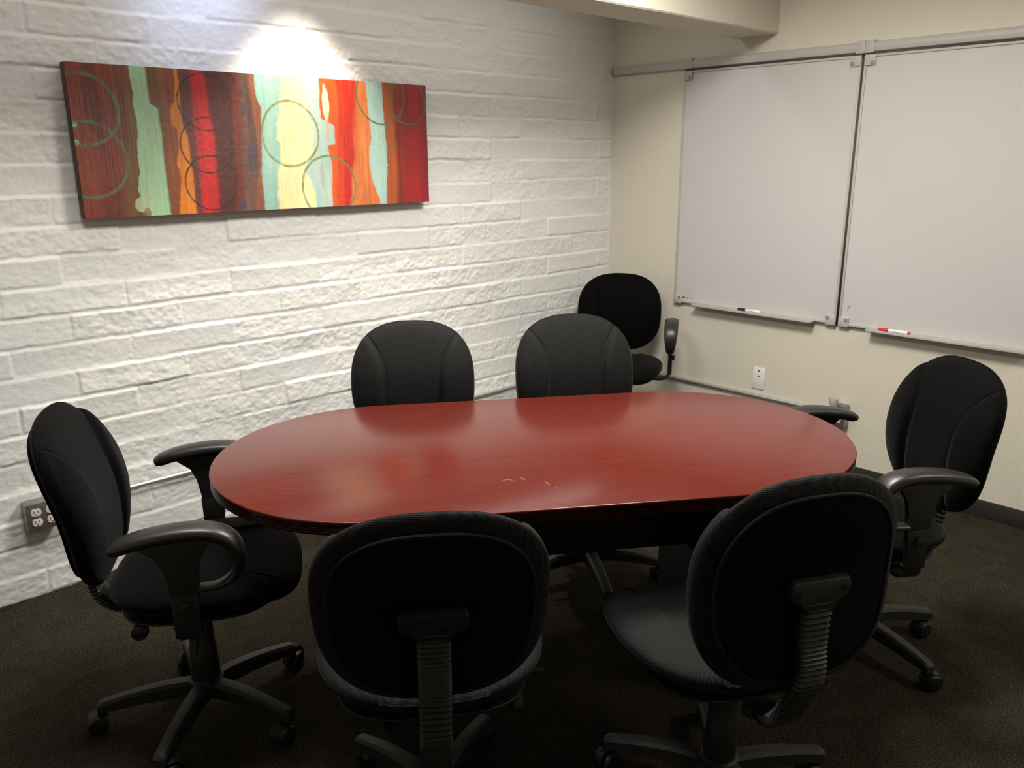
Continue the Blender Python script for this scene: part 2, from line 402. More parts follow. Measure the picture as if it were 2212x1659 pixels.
# ------------------------------------------------------------------ electrical things
def arc(c, r, a0, a1, f, n=8): return [f(c, r, a0+(a1-a0)*i/n) for i in range(n+1)]
t = empty('conduit', (-1.5, -.012, .33), 0, 'thin metal conduit pipe running low along the brick wall', 'conduit')
b = bmesh.new(); tube(b, [Vector((x, 0, 0)) for x in np.linspace(-1.585, 1.47, 30)], .0095, 12); obj('pipe', b, M_conduit, t)
b = bmesh.new(); tube(b, [Vector((x, 0, -.002)) for x in np.linspace(-3.6, -1.80, 12)], .0095, 12); obj('pipe', b, M_conduit, t)
b = bmesh.new()
lathe(b, [(.012, -1.815), (.016, -1.812), (.016, -1.800), (.0125, -1.798), (.0125, -1.788), (.0155, -1.786), (.0155, -1.776)], 14, 'x', (0, 0, -.002)); obj('connector', b, M_conduit, t)
t = empty('conduit', (-.011, -.75, .325), 0, 'grey metal conduit running low along the cream wall', 'conduit')
b = bmesh.new(); tube(b, [Vector((0, y, 0)) for y in np.linspace(-.69, .735, 20)], .0095, 12); obj('pipe', b, M_conduit, t)

def receptacle(par, x, z, ax, depth):
    """one rounded outlet face; ax='y' faces -y, 'x' faces -x"""
    b = bmesh.new(); pts = []
    for i in range(28):
        a = 2*PI*i/28; r = .0172
        pts.append((x+r*math.cos(a), z+max(-.0135, min(.0135, r*math.sin(a)))))
    extrude_poly(b, pts, 'y' if ax == 'y' else 'x', depth-.003, depth, .0006)
    f = obj('outlet_face', b, M_recep, par)
    b = bmesh.new()
    for dx, dz, w_, h_ in ((-.0064, .003, .0011, .0040), (.0064, .003, .0011, .0034), (0, -.0075, .0022, .0022)):
        if ax == 'y': box(b, (x+dx-w_, depth-.0036, z+dz-h_), (x+dx+w_, depth-.0029, z+dz+h_))
        else: box(b, (depth-.0036, x+dx-w_, z+dz-h_), (depth-.0029, x+dx+w_, z+dz+h_))
    obj('slots', b, M_dark, f)
t = empty('outlet_box', (-3.143, 0, .325), 0, 'square metal box with four outlets on the brick wall behind the left chair', 'outlet')
b = bmesh.new(); box(b, (-.056, -.046, -.052), (.056, .004, .052), .005); obj('box', b, M_box, t)
b = bmesh.new(); box(b, (-.055, -.051, -.051), (.055, -.046, .051), .002); obj('cover_plate', b, M_box, t)
for sx in (-1, 1):
    for sz in (-1, 1): receptacle(t, sx*.024, sz*.0185, 'y', -.051)
for x, z in ((-.046, .044), (.046, -.044), (-.024, 0), (.024, 0), (-.024, -.042), (.024, -.042)):
    b = bmesh.new(); lathe(b, [(.0028, 0), (.0026, -.0015), (.001, -.002)], 10, 'y', (x, -.051, z)); obj('screw', b, M_steel, t)
t = empty('outlet_box', (0, -1.478, .325), 0, 'narrow metal outlet box on the cream wall behind the right chair armrest', 'outlet')
b = bmesh.new(); box(b, (-.048, -.034, -.054), (0, .034, .054), .004); obj('box', b, M_box, t)
for sz in (-1, 1): receptacle(t, 0, sz*.021, 'x', -.048)
t = empty('plug_in_freshener', (-.052, -1.462, .358), 0, 'clear plastic plug-in night light in the outlet on the cream wall', 'night light')
b = bmesh.new(); lathe(b, [(.012, .018), (.016, .022), (.021, .044), (.022, .058), (.020, .058), (.018, .046), (.012, .026)], 24, 'z', (-.022, 0, 0)); obj('cup', b, M_hub, t)
b = bmesh.new(); box(b, (-.034, -.017, -.030), (0, .017, .020), .008, seg=4); obj('body', b, M_hub, t)
t = empty('wall_plate', (0, -1.020, .417), 0, 'blank white wall plate with two dark holes above the conduit on the cream wall', 'wall plate')
b = bmesh.new(); box(b, (-.006, -.034, -.057), (0, .034, .057), .003); obj('plate', b, M_white, t)
for z in (.040, .012):
    b = bmesh.new(); lathe(b, [(.0042, 0), (.0042, -.0012)], 14, 'x', (-.0058, 0, z)); obj('hole', b, M_dark, t)

# ------------------------------------------------------------------ painting
def painting():
    X0, X1, Z0, Z1 = -2.869, -1.378, 1.3405, 1.848
    t = empty('canvas_painting', ((X0+X1)/2, -.005, Z0), 0, 'long abstract canvas painting with striped colours and rings on the brick wall', 'painting')
    Wd, Hd = X1-X0, Z1-Z0; D = .044
    b = bmesh.new(); box(b, (-Wd/2-.001, -D+.001, 0), (Wd/2, -.001, Hd), .002); obj('canvas_sides', b, M_canvas_side, t)
    nx_, nz_ = 1040, 352
    U, V = np.meshgrid(np.linspace(0, 1, nx_), np.linspace(0, 1, nz_))   # V from the top
    xm, ym = U*Wd, V*Hd
    # wobble of stripe borders
    strk = fbm(xm*60, ym*4, 101, 4)              # vertical brush streaks
    strk2 = fbm(xm*170, ym*9, 131, 3)
    wob = .012*fbm(xm*14+3, ym*22, 111, 4)+.004*fbm(xm*90, ym*110, 121, 2)
    def rgb(r, g, b_): return np.array([((c/255+.055)/1.055)**2.4 if c/255 > .04045 else c/255/12.92 for c in (r, g, b_)])
    def bd(pts):
        vv = [p[0] for p in pts]; uu = [p[1] for p in pts]; return np.interp(V, vv, uu)
    S = PAINT_STRIPES
    img = np.zeros((nz_, nx_, 3)); img[:] = rgb(122, 48, 30)
    for pts, col, col2, soft, wb in S:
        e = bd(pts); mask = sstep(-soft, soft, (U+(wob+.6*soft*Wd*strk*(2 if soft > .0045 else .5))*wb/Wd) - e)[..., None]
        mixv = np.clip(.5+strk*1.9+strk2*.5, 0, 1)[..., None]
        c = rgb(*col)*(1-mixv)+rgb(*col2)*mixv
        img = img*(1-mask)+c*mask
    # loose patches
    for (cu, cv, ru, rv, col, a) in PAINT_PATCHES:
        d = ((U-cu)/ru)**2+((V-cv)/rv)**2 + fbm(xm*30, ym*20, 141, 3)*1.6
        mk = (sstep(1.15, .75, d)*a)[..., None]; img = img*(1-mk)+rgb(*col)*mk
    # rings
    dry = fbm(xm*70, ym*70, 151, 3)
    for (cx, cz, r, wdt, col) in PAINT_RINGS:
        dd = np.abs(np.hypot(xm-cx, ym-cz)-r*(1+.012*np.sin(3*np.arctan2(ym-cz, xm-cx)+cx*9))); ww = wdt*(1+.5*fbm(xm*12, ym*12, 161, 2))
        mk = sstep(ww, ww*.55, dd)*np.clip(.80+dry*1.1, 0, 1); mk = mk[..., None]
        img = img*(1-mk)+rgb(*col)*(1+.5*dry[..., None])*mk
    img = np.clip(img*(.92+.22*strk2[..., None]+.35*fbm(xm*9, ym*6, 171, 3)[..., None]), 0, 1)
    hgt = .0008*strk2+.0006*dry
    co = np.stack([xm-Wd/2, np.full_like(xm, -D)-hgt, (1-V)*Hd], -1).reshape(-1, 3)
    idx = np.arange(nx_*nz_).reshape(nz_, nx_)
    f = np.stack([idx[1:, :-1], idx[1:, 1:], idx[:-1, 1:], idx[:-1, :-1]], -1).reshape(-1, 4)
    me = bpy.data.meshes.new('painted_face'); me.vertices.add(len(co)); me.vertices.foreach_set('co', co.ravel())
    me.loops.add(f.size); me.loops.foreach_set('vertex_index', f.ravel().astype(np.int32)); me.polygons.add(len(f)); me.polygons.foreach_set('loop_start', np.arange(0, f.size, 4, dtype=np.int32))
    me.update(calc_edges=True)
    ca = me.color_attributes.new('paint', 'FLOAT_COLOR', 'POINT')
    ca.data.foreach_set('color', np.concatenate([img.reshape(-1, 3), np.ones((nx_*nz_, 1))], 1).ravel().astype(np.float32))
    m_, nt, bs = new_mat('acrylic_paint'); a = N(nt, 'ShaderNodeVertexColor', layer_name='paint'); L(nt, a.outputs[0], bs.inputs['Base Color'])
    bs.inputs['Roughness'].default_value = .42; bs.inputs['Coat Weight'].default_value = .5; bs.inputs['Coat Roughness'].default_value = .38; bs.inputs['Specular IOR Level'].default_value = .5
    tc = N(nt, 'ShaderNodeTexCoord'); n = N(nt, 'ShaderNodeTexNoise', Scale=300.0, Detail=3.0); L(nt, tc.outputs['Object'], n.inputs['Vector'])
    bp_ = N(nt, 'ShaderNodeBump', Strength=.35, Distance=.0008); L(nt, n.outputs['Fac'], bp_.inputs['Height']); L(nt, bp_.outputs[0], bs.inputs['Normal'])
    link('painted_face', me, m_, t)
#PD0
PAINT_STRIPES = [
    ([(0.014, 0.0243), (0.463, 0.011), (0.988, 0.0002)], (112, 40, 28), (140, 62, 30), 0.02, 1),
    ([(0.021, 0.0445), (0.233, 0.0481), (0.462, 0.0533), (0.995, 0.0453)], (88, 26, 26), (128, 44, 26), 0.02, 1),
    ([(0.013, 0.0888), (0.46, 0.0928), (0.999, 0.0734)], (100, 48, 22), (124, 62, 28), 0.02, 1),
    ([(0.006, 0.1245), (0.459, 0.1171), (1.001, 0.0856)], (112, 74, 34), (96, 60, 28), 0.015, 1),
    ([(0.015, 0.1361), (0.106, 0.1402), (0.258, 0.1362), (0.364, 0.1416), (0.519, 0.1363), (0.7, 0.1324), (0.822, 0.1244), (0.997, 0.1403)], (158, 182, 142), (146, 188, 148), 0.002, 1.0),
    ([(0.02, 0.1745), (0.242, 0.1765), (0.27, 0.1935), (0.457, 0.1966), (0.703, 0.1954), (1.006, 0.1975)], (116, 66, 26), (96, 64, 30), 0.004, 0.5),
    ([(0.014, 0.206), (0.263, 0.2087), (0.456, 0.2053), (0.703, 0.2041), (1.008, 0.2099)], (118, 54, 24), (134, 72, 28), 0.012, 1),
    ([(0.019, 0.242), (0.212, 0.2358), (0.267, 0.2249), (0.37, 0.2226), (0.406, 0.2369), (0.48, 0.2371), (0.629, 0.2256), (0.755, 0.2309), (0.983, 0.2207)], (196, 106, 14), (214, 124, 16), 0.003, 1),
    ([(0.018, 0.2494), (0.21, 0.2489), (0.369, 0.249), (0.455, 0.2604), (0.643, 0.2609), (0.989, 0.2629)], (92, 38, 34), (108, 44, 40), 0.004, 0.7),
    ([(0.025, 0.2781), (0.33, 0.2786), (0.454, 0.2816), (0.643, 0.2827), (0.979, 0.2787)], (176, 16, 22), (196, 22, 24), 0.007, 0.4),
    ([(0.018, 0.315), (0.327, 0.3198), (0.452, 0.3268), (0.644, 0.3246), (0.985, 0.323)], (96, 20, 20), (84, 24, 22), 0.006, 0.5),
    ([(0.014, 0.3403), (0.452, 0.3362), (0.986, 0.334)], (66, 26, 22), (80, 28, 22), 0.01, 0.5),
    ([(0.018, 0.3869), (0.451, 0.3792), (0.712, 0.3791), (0.978, 0.372)], (118, 40, 24), (92, 36, 24), 0.008, 1),
    ([(0.016, 0.4037), (0.45, 0.4036), (0.981, 0.3934)], (82, 58, 50), (112, 76, 60), 0.008, 1.2),
    ([(0.011, 0.4305), (0.383, 0.4406), (0.648, 0.4447), (0.985, 0.4236)], (156, 92, 58), (124, 70, 44), 0.006, 1.2),
    ([(0.008, 0.4468), (0.162, 0.4478), (0.238, 0.4603), (0.448, 0.4546), (0.715, 0.4481), (0.96, 0.4486)], (154, 190, 170), (136, 180, 170), 0.003, 0.8),
    ([(0.008, 0.5236), (0.14, 0.5196), (0.313, 0.5066), (0.473, 0.4965), (0.5, 0.5077), (0.636, 0.5036), (0.717, 0.4906), (0.965, 0.4894)], (226, 206, 160), (238, 216, 156), 0.003, 1.1),
    ([(-0.002, 0.5871), (0.171, 0.5877), (0.374, 0.604), (0.582, 0.5984), (0.693, 0.5732), (0.807, 0.5951), (0.98, 0.6046)], (176, 190, 172), (152, 182, 176), 0.005, 1.2),
    ([(0.003, 0.635), (0.303, 0.6338), (0.356, 0.675), (0.504, 0.6743), (0.512, 0.651), (0.654, 0.6618), (0.986, 0.6553)], (190, 76, 28), (206, 84, 26), 0.003, 0.8),
    ([(0.009, 0.6865), (0.159, 0.6943), (0.44, 0.6816), (0.582, 0.6811), (0.988, 0.6741)], (176, 36, 20), (200, 62, 20), 0.006, 1),
    ([(0.005, 0.7096), (0.439, 0.705), (0.961, 0.6956)], (172, 26, 20), (190, 44, 20), 0.01, 1),
    ([(0.012, 0.7516), (0.295, 0.744), (0.583, 0.7405), (0.964, 0.7166)], (186, 96, 44), (204, 118, 62), 0.008, 1),
    ([(0.007, 0.7864), (0.291, 0.7925), (0.436, 0.7956), (0.642, 0.7851), (0.807, 0.7942), (0.96, 0.8165)], (160, 186, 168), (148, 180, 176), 0.003, 0.9),
    ([(-0.001, 0.8406), (0.288, 0.8437), (0.524, 0.8493), (0.734, 0.8466), (0.963, 0.8409)], (170, 72, 26), (142, 80, 36), 0.003, 0.8),
    ([(-0.007, 0.8765), (0.433, 0.8813), (0.983, 0.8813)], (112, 26, 16), (140, 40, 18), 0.008, 1),
    ([(-0.014, 0.9217), (0.432, 0.9174), (0.986, 0.9114)], (142, 14, 22), (158, 18, 24), 0.012, 0.5),
    ([(-0.022, 0.9713), (0.43, 0.9698), (0.993, 0.9695)], (128, 16, 28), (150, 18, 24), 0.01, 0.5),
]
PAINT_PATCHES = [
    (0.6522, 0.1777, 0.01, 0.14, (190, 196, 170), 1),
    (0.4232, 0.6072, 0.014, 0.13, (64, 58, 70), 0.8),
    (0.4102, 0.2556, 0.01, 0.06, (60, 54, 66), 0.6),
    (0.4067, 0.1412, 0.007, 0.03, (58, 50, 62), 0.7),
    (0.3888, 0.9665, 0.01, 0.05, (50, 60, 74), 0.7),
    (0.3904, 0.0554, 0.007, 0.025, (40, 30, 44), 0.8),
    (0.1349, 0.9215, 0.02, 0.05, (170, 184, 146), 0.9),
    (0.1411, 0.9785, 0.008, 0.03, (124, 76, 36), 0.7),
    (0.6277, 0.7521, 0.006, 0.1, (140, 150, 146), 0.5),
    (0.5436, 0.5815, 0.02, 0.08, (236, 212, 176), 0.5),
    (0.6535, 0.4132, 0.008, 0.1, (196, 150, 110), 0.5),
    (0.0033, 0.3863, 0.006, 0.02, (120, 190, 160), 0.9),
    (0.0016, 0.5033, 0.008, 0.02, (120, 190, 160), 0.9),
    (0.8477, 0.6738, 0.004, 0.015, (190, 190, 170), 0.8),
    (0.0481, 0.2331, 0.02, 0.25, (80, 24, 24), 0.5),
    (0.8764, 0.5235, 0.006, 0.08, (120, 84, 40), 0.7),
]
PAINT_RINGS = [
    (0.0374, 0.1495, 0.1157, 0.0075, (84, 100, 70)),
    (0.0393, 0.3132, 0.1246, 0.0075, (84, 100, 70)),
    (0.4635, 0.1096, 0.1000, 0.0042, (48, 22, 22)),
    (0.4566, 0.2618, 0.0990, 0.0042, (48, 22, 22)),
    (0.4604, 0.3980, 0.0990, 0.0042, (48, 22, 22)),
    (0.8044, 0.2174, 0.1245, 0.0058, (112, 124, 72)),
    (0.9676, 0.4284, 0.1265, 0.0058, (96, 118, 80)),
    (1.2480, 0.0499, 0.1228, 0.0058, (84, 100, 70)),
    (1.3902, 0.0766, 0.0945, 0.0058, (84, 100, 70)),
]
#PD1
painting()

# ------------------------------------------------------------------ table
def table():
    cx, cy, ang = -2.1804, -1.5629, -.59866
    HL, HW, ZT, ZB = .914, .461, .740, .704
    t = empty('conference_table', (cx, cy, 0), ang, 'red mahogany conference table with rounded ends and a dark reeded edge', 'table')
    def ring(off, z, bm_, n=48):
        out = []
        for s in (1, -1):
            for i in range(n+1):
                a = -PI/2+PI*i/n if s > 0 else PI/2+PI*i/n
                r = HW-off
                out.append(bm_.verts.new((s*(HL-HW)+r*math.cos(a), r*math.sin(a), z)))
        return out
    b = bmesh.new()
    r0 = ring(.0030, ZT, b); ra = ring(.0016, ZT-.0004, b); rb_ = ring(.0005, ZT-.0013, b); r1 = ring(0, ZT-.0026, b); r2 = ring(0, ZT-.004, b); r3 = ring(.02, ZT-.004, b)
    b.faces.new(r0)
    for A, B in ((r0, ra), (ra, rb_), (rb_, r1), (r1, r2), (r2, r3)):
        for i in range(len(A)): b.faces.new((A[i], A[(i+1) % len(A)], B[(i+1) % len(A)], B[i]))
    b.faces.new(r3)
    top = obj('tabletop', b, M_wood, t, sharp=30)
    b = bmesh.new(); prof = [(.03, ZT-.0042), (.0015, ZT-.0042), (.0002, ZT-.006), (.0002, ZT-.010)]
    for k in range(3):
        z = ZT-.0115-.0062*k; prof += [(.0035, z), (.0035, z-.0015), (.0004, z-.0030), (.0004, z-.0048)]
    prof += [(.0004, ZB+.004), (.004, ZB), (.03, ZB)]
    rs_ = [ring(o_, z_, b) for o_, z_ in prof]
    for A, B in zip(rs_, rs_[1:]):
        for i in range(len(A)): b.faces.new((A[i], A[(i+1) % len(A)], B[(i+1) % len(A)], B[i]))
    b.faces.new(rs_[0]); b.faces.new(rs_[-1])
    e = obj('edge_band', b, M_edge, top, sharp=25); e['label'] = 'dark reeded edge band'
    for s in (-1, 1):
        b = bmesh.new(); box(b, (s*.47-.016, -.225, 0), (s*.47+.016, .225, ZB), .002); obj('leg_panel', b, M_base_t, t)
    b = bmesh.new(); box(b, (-.454, -.012, .385), (.454, .012, ZB), .001); obj('centre_panel', b, M_base_t, t)
    # scuffs in the finish
    for pts, r in SCUFFS:
        b = bmesh.new(); c, s = math.cos(-ang), math.sin(-ang)
        pl = []
        for (x, y) in pts:
            dx, dy = x-cx, y-cy; pl.append(Vector((dx*c-dy*s, dx*s+dy*c, ZT)))
        pl = smooth_path(pl, 6); n = len(pl)
        sweep(b, pl, lambda i, f: [(a*r*(.25+math.sin(PI*f)*(1+.5*math.sin(9*i))), bb*.00012) for a, bb in superring(1, 1, 2, 8)])
        obj('scuff', b, M_scuff, top)
SCUFFS = [([(-2.4591, -1.6941), (-2.4404, -1.7037), (-2.441, -1.7249)], .0018), ([(-2.409, -1.7123), (-2.4137, -1.7342)], .0022), ([(-2.3818, -1.7742), (-2.3879, -1.7899), (-2.3917, -1.8033)], .0022), ([(-2.3891, -1.8185), (-2.398, -1.8349)], .0014)]
table()

# ------------------------------------------------------------------ chairs
def cushion(hw, hh, front, back, n=2.6, G=64, fx=None, curve=None, edge_p=2.6):
    """closed cushion in (x, s) plane; returns verts (x, s, d), d>0 to the front"""
    g = np.linspace(-1, 1, G)
    A, B = np.meshgrid(g, g)
    # square -> superellipse
    m_ = np.maximum(np.abs(A), np.abs(B)); l2 = (np.abs(A)**n+np.abs(B)**n)**(1/n)
    k = np.where(l2 > 1e-9, m_/np.maximum(l2, 1e-9), 1); X = A*k; S = B*k; r = m_
    rr = np.sin(r*PI/2)**1.0                         # crowd rows towards the rim
    sc = np.where(r > 1e-9, rr/np.maximum(r, 1e-9), 1); X = X*sc; S = S*sc
    prof = np.clip(1-rr**edge_p, 0, 1)**(1/2.2)
    x = X*hw; s = S*hh
    df = front*prof; db = -back*prof
    if fx is not None: df = df+fx(x, s)*sstep(0, .25, prof)
    c = curve(x, s) if curve is not None else 0
    F = np.stack([x, s, df+c], -1); Bk = np.stack([x, s, db+c], -1)
    def arcs(Q):
        wx = np.zeros((G, G)); wy = np.zeros((G, G))
        wx[:, 1:] = np.cumsum(np.hypot(np.diff(Q[..., 0], axis=1), np.diff(Q[..., 2], axis=1)), 1); wx -= wx[:, G//2-1:G//2+1].mean(1, keepdims=True)
        wy[1:] = np.cumsum(np.hypot(np.diff(Q[..., 1], axis=0), np.diff(Q[..., 2], axis=0)), 0); wy -= wy[G//2-1:G//2+1].mean(0, keepdims=True)
        return np.stack([wx, wy, wx*0], -1).reshape(-1, 3)
    wF, wB = arcs(F), arcs(Bk); wv = list(map(tuple, wF))
    idx = np.arange(G*G).reshape(G, G); co = list(map(tuple, F.reshape(-1, 3)))
    rim = np.zeros((G, G), bool); rim[0] = rim[-1] = True; rim[:, 0] = rim[:, -1] = True
    idb = idx.copy(); nxt = G*G; flat = Bk.reshape(-1, 3)
    for i in range(G):
        for j in range(G):
            if not rim[i, j]: idb[i, j] = nxt; nxt += 1; co.append(tuple(flat[i*G+j])); wv.append(tuple(wB[i*G+j]))
    fs = []
    for i in range(G-1):
        for j in range(G-1):
            fs.append((idx[i, j], idx[i, j+1], idx[i+1, j+1], idx[i+1, j])); fs.append((idb[i, j], idb[i+1, j], idb[i+1, j+1], idb[i, j+1]))
    global WEAVE; WEAVE = wv
    return co, fs
def mesh_from(name, co, fs, T, mat, parent):
    me = bpy.data.meshes.new(name); me.from_pydata([T(*c) for c in co], [], [tuple(int(q) for q in f) for f in fs]); me.update()
    at = me.attributes.new('weave', 'FLOAT_VECTOR', 'POINT'); at.data.foreach_set('vector', np.array(WEAVE, dtype=np.float32).ravel())
    return link(name, me, mat, parent)
HWB, BH = .231, .233
def seam_back(x, s):
    ax = np.abs(x); xs_ = .102+.085*np.clip((s-.01)/.19, 0, 1)**2.2
    d = ax-xs_
    return -.009*np.exp(-(d/.0055)**2) - .010*sstep(.012, -.012, d)*sstep(-.25, .1, s+.1) + .006*sstep(0, .03, d)
def curve_back(x, s): return .26*x*x - .10*s*s*0 + .012*np.cos(s/.237*PI)
BY = -.245
def T_back(zc, tilt):
    ct, st = math.cos(tilt), math.sin(tilt)
    return lambda x, s, d: (x, BY - s*st + d*ct, zc + s*ct + d*st)
def build_chair(name, arms, zc, tilt, base_rot, seat_z=.500, bh=1.0, M_fab=M_fab):
    HHB = BH*bh
    t = empty(name)
    TB = T_back(zc, tilt)
    # backrest cushion
    co, fs = cushion(HWB, HHB, .052, .036, 2.55, 124, seam_back, curve_back, 3.2)
    bk = mesh_from('backrest', co, fs, TB, M_fab, t)
    # rear panel
    co, fs = cushion(HWB*.84, HHB*.86, .010, .014, 2.6, 40, None, lambda x, s: .26*x*x+.012*np.cos(s/.237*PI)-.026, 3)
    mesh_from('back_panel', co, fs, TB, M_panel, t)
    b = bmesh.new(); pth = []
    for i in range(64):
        a = 2*PI*i/64; c, s = math.cos(a), math.sin(a)
        x = HWB*.845*math.copysign(abs(c)**(2/2.6), c); ss = HHB*.865*math.copysign(abs(s)**(2/2.6), s)
        pth.append(Vector(TB(x, ss, .26*x*x+.012*math.cos(ss/.237*PI)-.0285)))
    pth += [pth[0], pth[1]]; tube(b, pth, .0042, 8); obj('piping', b, M_fab, bk)
    # seat
    sw, sd = .258, .243
    def seam_seat(x, s):
        ax = np.abs(x); d = ax-(.125+.05*np.clip((s-.0)/.2, 0, 1)**2); d2 = s+.085
        return -.006*np.exp(-(d/.0045)**2)-.006*sstep(.01, -.02, d)*sstep(.23, .1, s)
    co, fs = cushion(sw, sd, .046, .047, 3.0, 100, seam_seat, lambda x, s: .25*x*x-.018*np.clip(s-.08, 0, 1)**2*40+.35*np.clip(-s-.1, 0, 1)**2, 3.0)
    mesh_from('seat', co, fs, lambda x, s, d: (x*(1-.13*max(0, -s/.24)**1.5), s+.044, seat_z-.045+d), M_fab, t)
    co, fs = cushion(.215, .20, .006, .020, 3.2, 28, None, None, 4)
    mesh_from('seat_pan', co, fs, lambda x, s, d: (x, s+.028, seat_z-.086+d), M_plast, t)
    # mechanism and levers
    zm = seat_z-.098
    b = bmesh.new()
    extrude_poly(b, [(-.13, zm-.010), (-.10, zm-.045), (.06, zm-.050), (.10, zm-.020), (.11, zm+.012), (-.13, zm+.012)], 'x', -.055, .055, .004)
    mech = obj('tilt_mechanism', b, M_plast, t)
    b = bmesh.new(); tube(b, smooth_path([(.05, .02, zm-.018), (.15, .03, zm-.030), (.225, .03, zm-.034)], 4), .0045, 8)
    sweep(b, smooth_path([(.20, .03, zm-.033), (.235, .031, zm-.036), (.265, .032, zm-.040)], 4), lambda i, f: superring(.013*(.6+.4*math.sin(PI*min(1, f+.25))), .005, 2.5, 12)); obj('height_lever', b, M_plast, mech)
    b = bmesh.new(); tube(b, [Vector((0, -.12, zm-.05)), Vector((0, -.12, zm-.01))], .008, 10)
    lathe(b, [(.010, 0), (.021, -.006), (.024, -.016), (.021, -.026), (.008, -.030)], 20, 'z', (0, -.120, zm-.045)); k_ = obj('tension_knob', b, M_plast, mech)
    b = bmesh.new(); lathe(b, [(.013, 0), (.012, -.002), (.004, -.003)], 16, 'z', (0, -.120, zm-.0752)); kk = obj('knob_cap', b, M_steel, mech)
    b = bmesh.new(); tube(b, [Vector((.04, -.09, zm-.01)), Vector((.17, -.11, zm-.015))], .0045, 8)
    lathe(b, [(.008, 0), (.020, .006), (.022, .016), (.020, .026), (.008, .030)], 20, 'x', (.165, -.111, zm-.015)); obj('tilt_knob', b, M_plast, mech)
    # ribbed back support
    p_top = Vector(TB(0, .0, -.052)); p_bot = Vector(TB(0, -HHB*.9, -.052))
    path = smooth_path([p_top, (p_top+p_bot)/2, p_bot+Vector((0, -.006, .02)), (0, BY+.005, zm+.015), (0, BY+.050, zm-.025), (0, -.15, zm-.022), (0, -.10, zm-.015)], 40)
    def ribs(i, f):
        q = .5+.5*math.cos(2*PI*i/5.0)
        return superring(.030+.0035*q, .0105+.0050*q, 5, 20)
    b = bmesh.new(); sweep(b, path, ribs); bell = obj('back_support', b, M_plast, t, sharp=60)
    # bracket
    b = bmesh.new(); pts = [(-.066, .012), (-.060, .026), (.060, .026), (.066, .012), (.066, -.006), (.058, -.016), (.036, -.020), (.031, -.045), (-.031, -.045), (-.036, -.020), (-.058, -.016), (-.066, -.006)]
    extrude_poly(b, [(x, z) for x, z in pts], 'y', -.010, .012, .004)
    for v in b.verts:
        v.co = Vector(TB(v.co.x, v.co.z+.012, v.co.y-.056))
    br = obj('back_bracket', b, M_plast, t)
    for sx in (-1, 1):
        b = bmesh.new(); lathe(b, [(.0062, 0), (.0062, -.0012)], 14, 'y', (0, 0, 0))
        for v in b.verts: v.co = Vector(TB(v.co.x+sx*.050, v.co.z+.015, v.co.y-.0662))
        obj('bolt_hole', b, M_blackp, br)
    # column
    b = bmesh.new(); lathe(b, [(.030, .115), (.040, .118), (.0395, .16), (.035, .23), (.034, .232), (.0325, .29), (.030, zm-.045), (.026, zm-.04), (.022, zm-.02)], 28); obj('column', b, M_plast, t)
    b = bmesh.new(); lathe(b, [(.030, .075), (.044, .080), (.050, .100), (.047, .122), (.038, .130)], 30); obj('hub', b, M_basep, t)
    # star base
    for i in range(5):
        a = base_rot+2*PI*i/5; ca, sa = math.cos(a), math.sin(a)
        b = bmesh.new(); pth = [Vector((ca*r, sa*r, z)) for r, z in ((.030, .107), (.08, .108), (.14, .104), (.20, .096), (.25, .086), (.278, .080), (.292, .074))]
        pth = smooth_path(pth, 5)
        n = len(pth)
        rings = []
        for q, p in enumerate(pth):
            f = q/(n-1); wd = .024*(1-f)+.017*f; top = .016*(1-f)+.011*f; bot = .032*(1-f)+.014*f
            if f > .93: wd *= math.sqrt(max(.02, 1-((f-.93)/.075)**2)); top *= .8
            sx, sy = -sa, ca
            sec = [(-1, -1), (-.95, .35), (-.6, .92), (0, 1), (.6, .92), (.95, .35), (1, -1), (.5, -1), (-.5, -1)]
            rings.append([b.verts.new(p+Vector((sx*wd*u_, sy*wd*u_, (top*v_ if v_ > 0 else bot*-v_*-1)))) for u_, v_ in sec])
        for q in range(n-1):
            for k in range(9): b.faces.new((rings[q][k], rings[q][(k+1) % 9], rings[q+1][(k+1) % 9], rings[q+1][k]))
        b.faces.new(rings[0]); b.faces.new(rings[-1])
        lg = obj('base_leg', b, M_basep, t)
        b = bmesh.new(); ph = a*1.7+i*1.3; cr_, sr_ = math.cos(ph), math.sin(ph); cc = Vector((ca*.275, sa*.275, 0)); off = Vector((cr_*.018, sr_*.018, 0)); axd = Vector((-sr_, cr_, 0))
        for sgn in (-1, 1):
            rings = []
            for r_, h_ in ((.012, .004), (.0255, .004), (.0265, .008), (.0265, .019), (.0235, .024), (.010, .0265)):
                rings.append([b.verts.new(cc-off+Vector((0, 0, .0265))+axd*(sgn*h_)+Vector((cr_, sr_, 0))*(r_*math.cos(2*PI*k/22))+Vector((0, 0, 1))*(r_*math.sin(2*PI*k/22))) for k in range(22)])
            for q in range(5):
                for k in range(22): b.faces.new((rings[q][k], rings[q][(k+1) % 22], rings[q+1][(k+1) % 22], rings[q+1][k]))
            b.faces.new(rings[0]); b.faces.new(rings[-1])
        # hood between the wheels and stem
        hood = []
        for k in range(13):
            an = R(20)+R(190)*k/12; hood.append(cc-off+Vector((cr_*.0285*math.cos(an), sr_*.0285*math.cos(an), .0265+.0285*math.sin(an))))
        sweep(b, hood, lambda i_, f: superring(.0175, .0022, 4, 12))
        tube(b, [cc+Vector((0, 0, .045)), cc+Vector((0, 0, .074))], .0085, 12)
        obj('caster', b, M_wheel, lg)
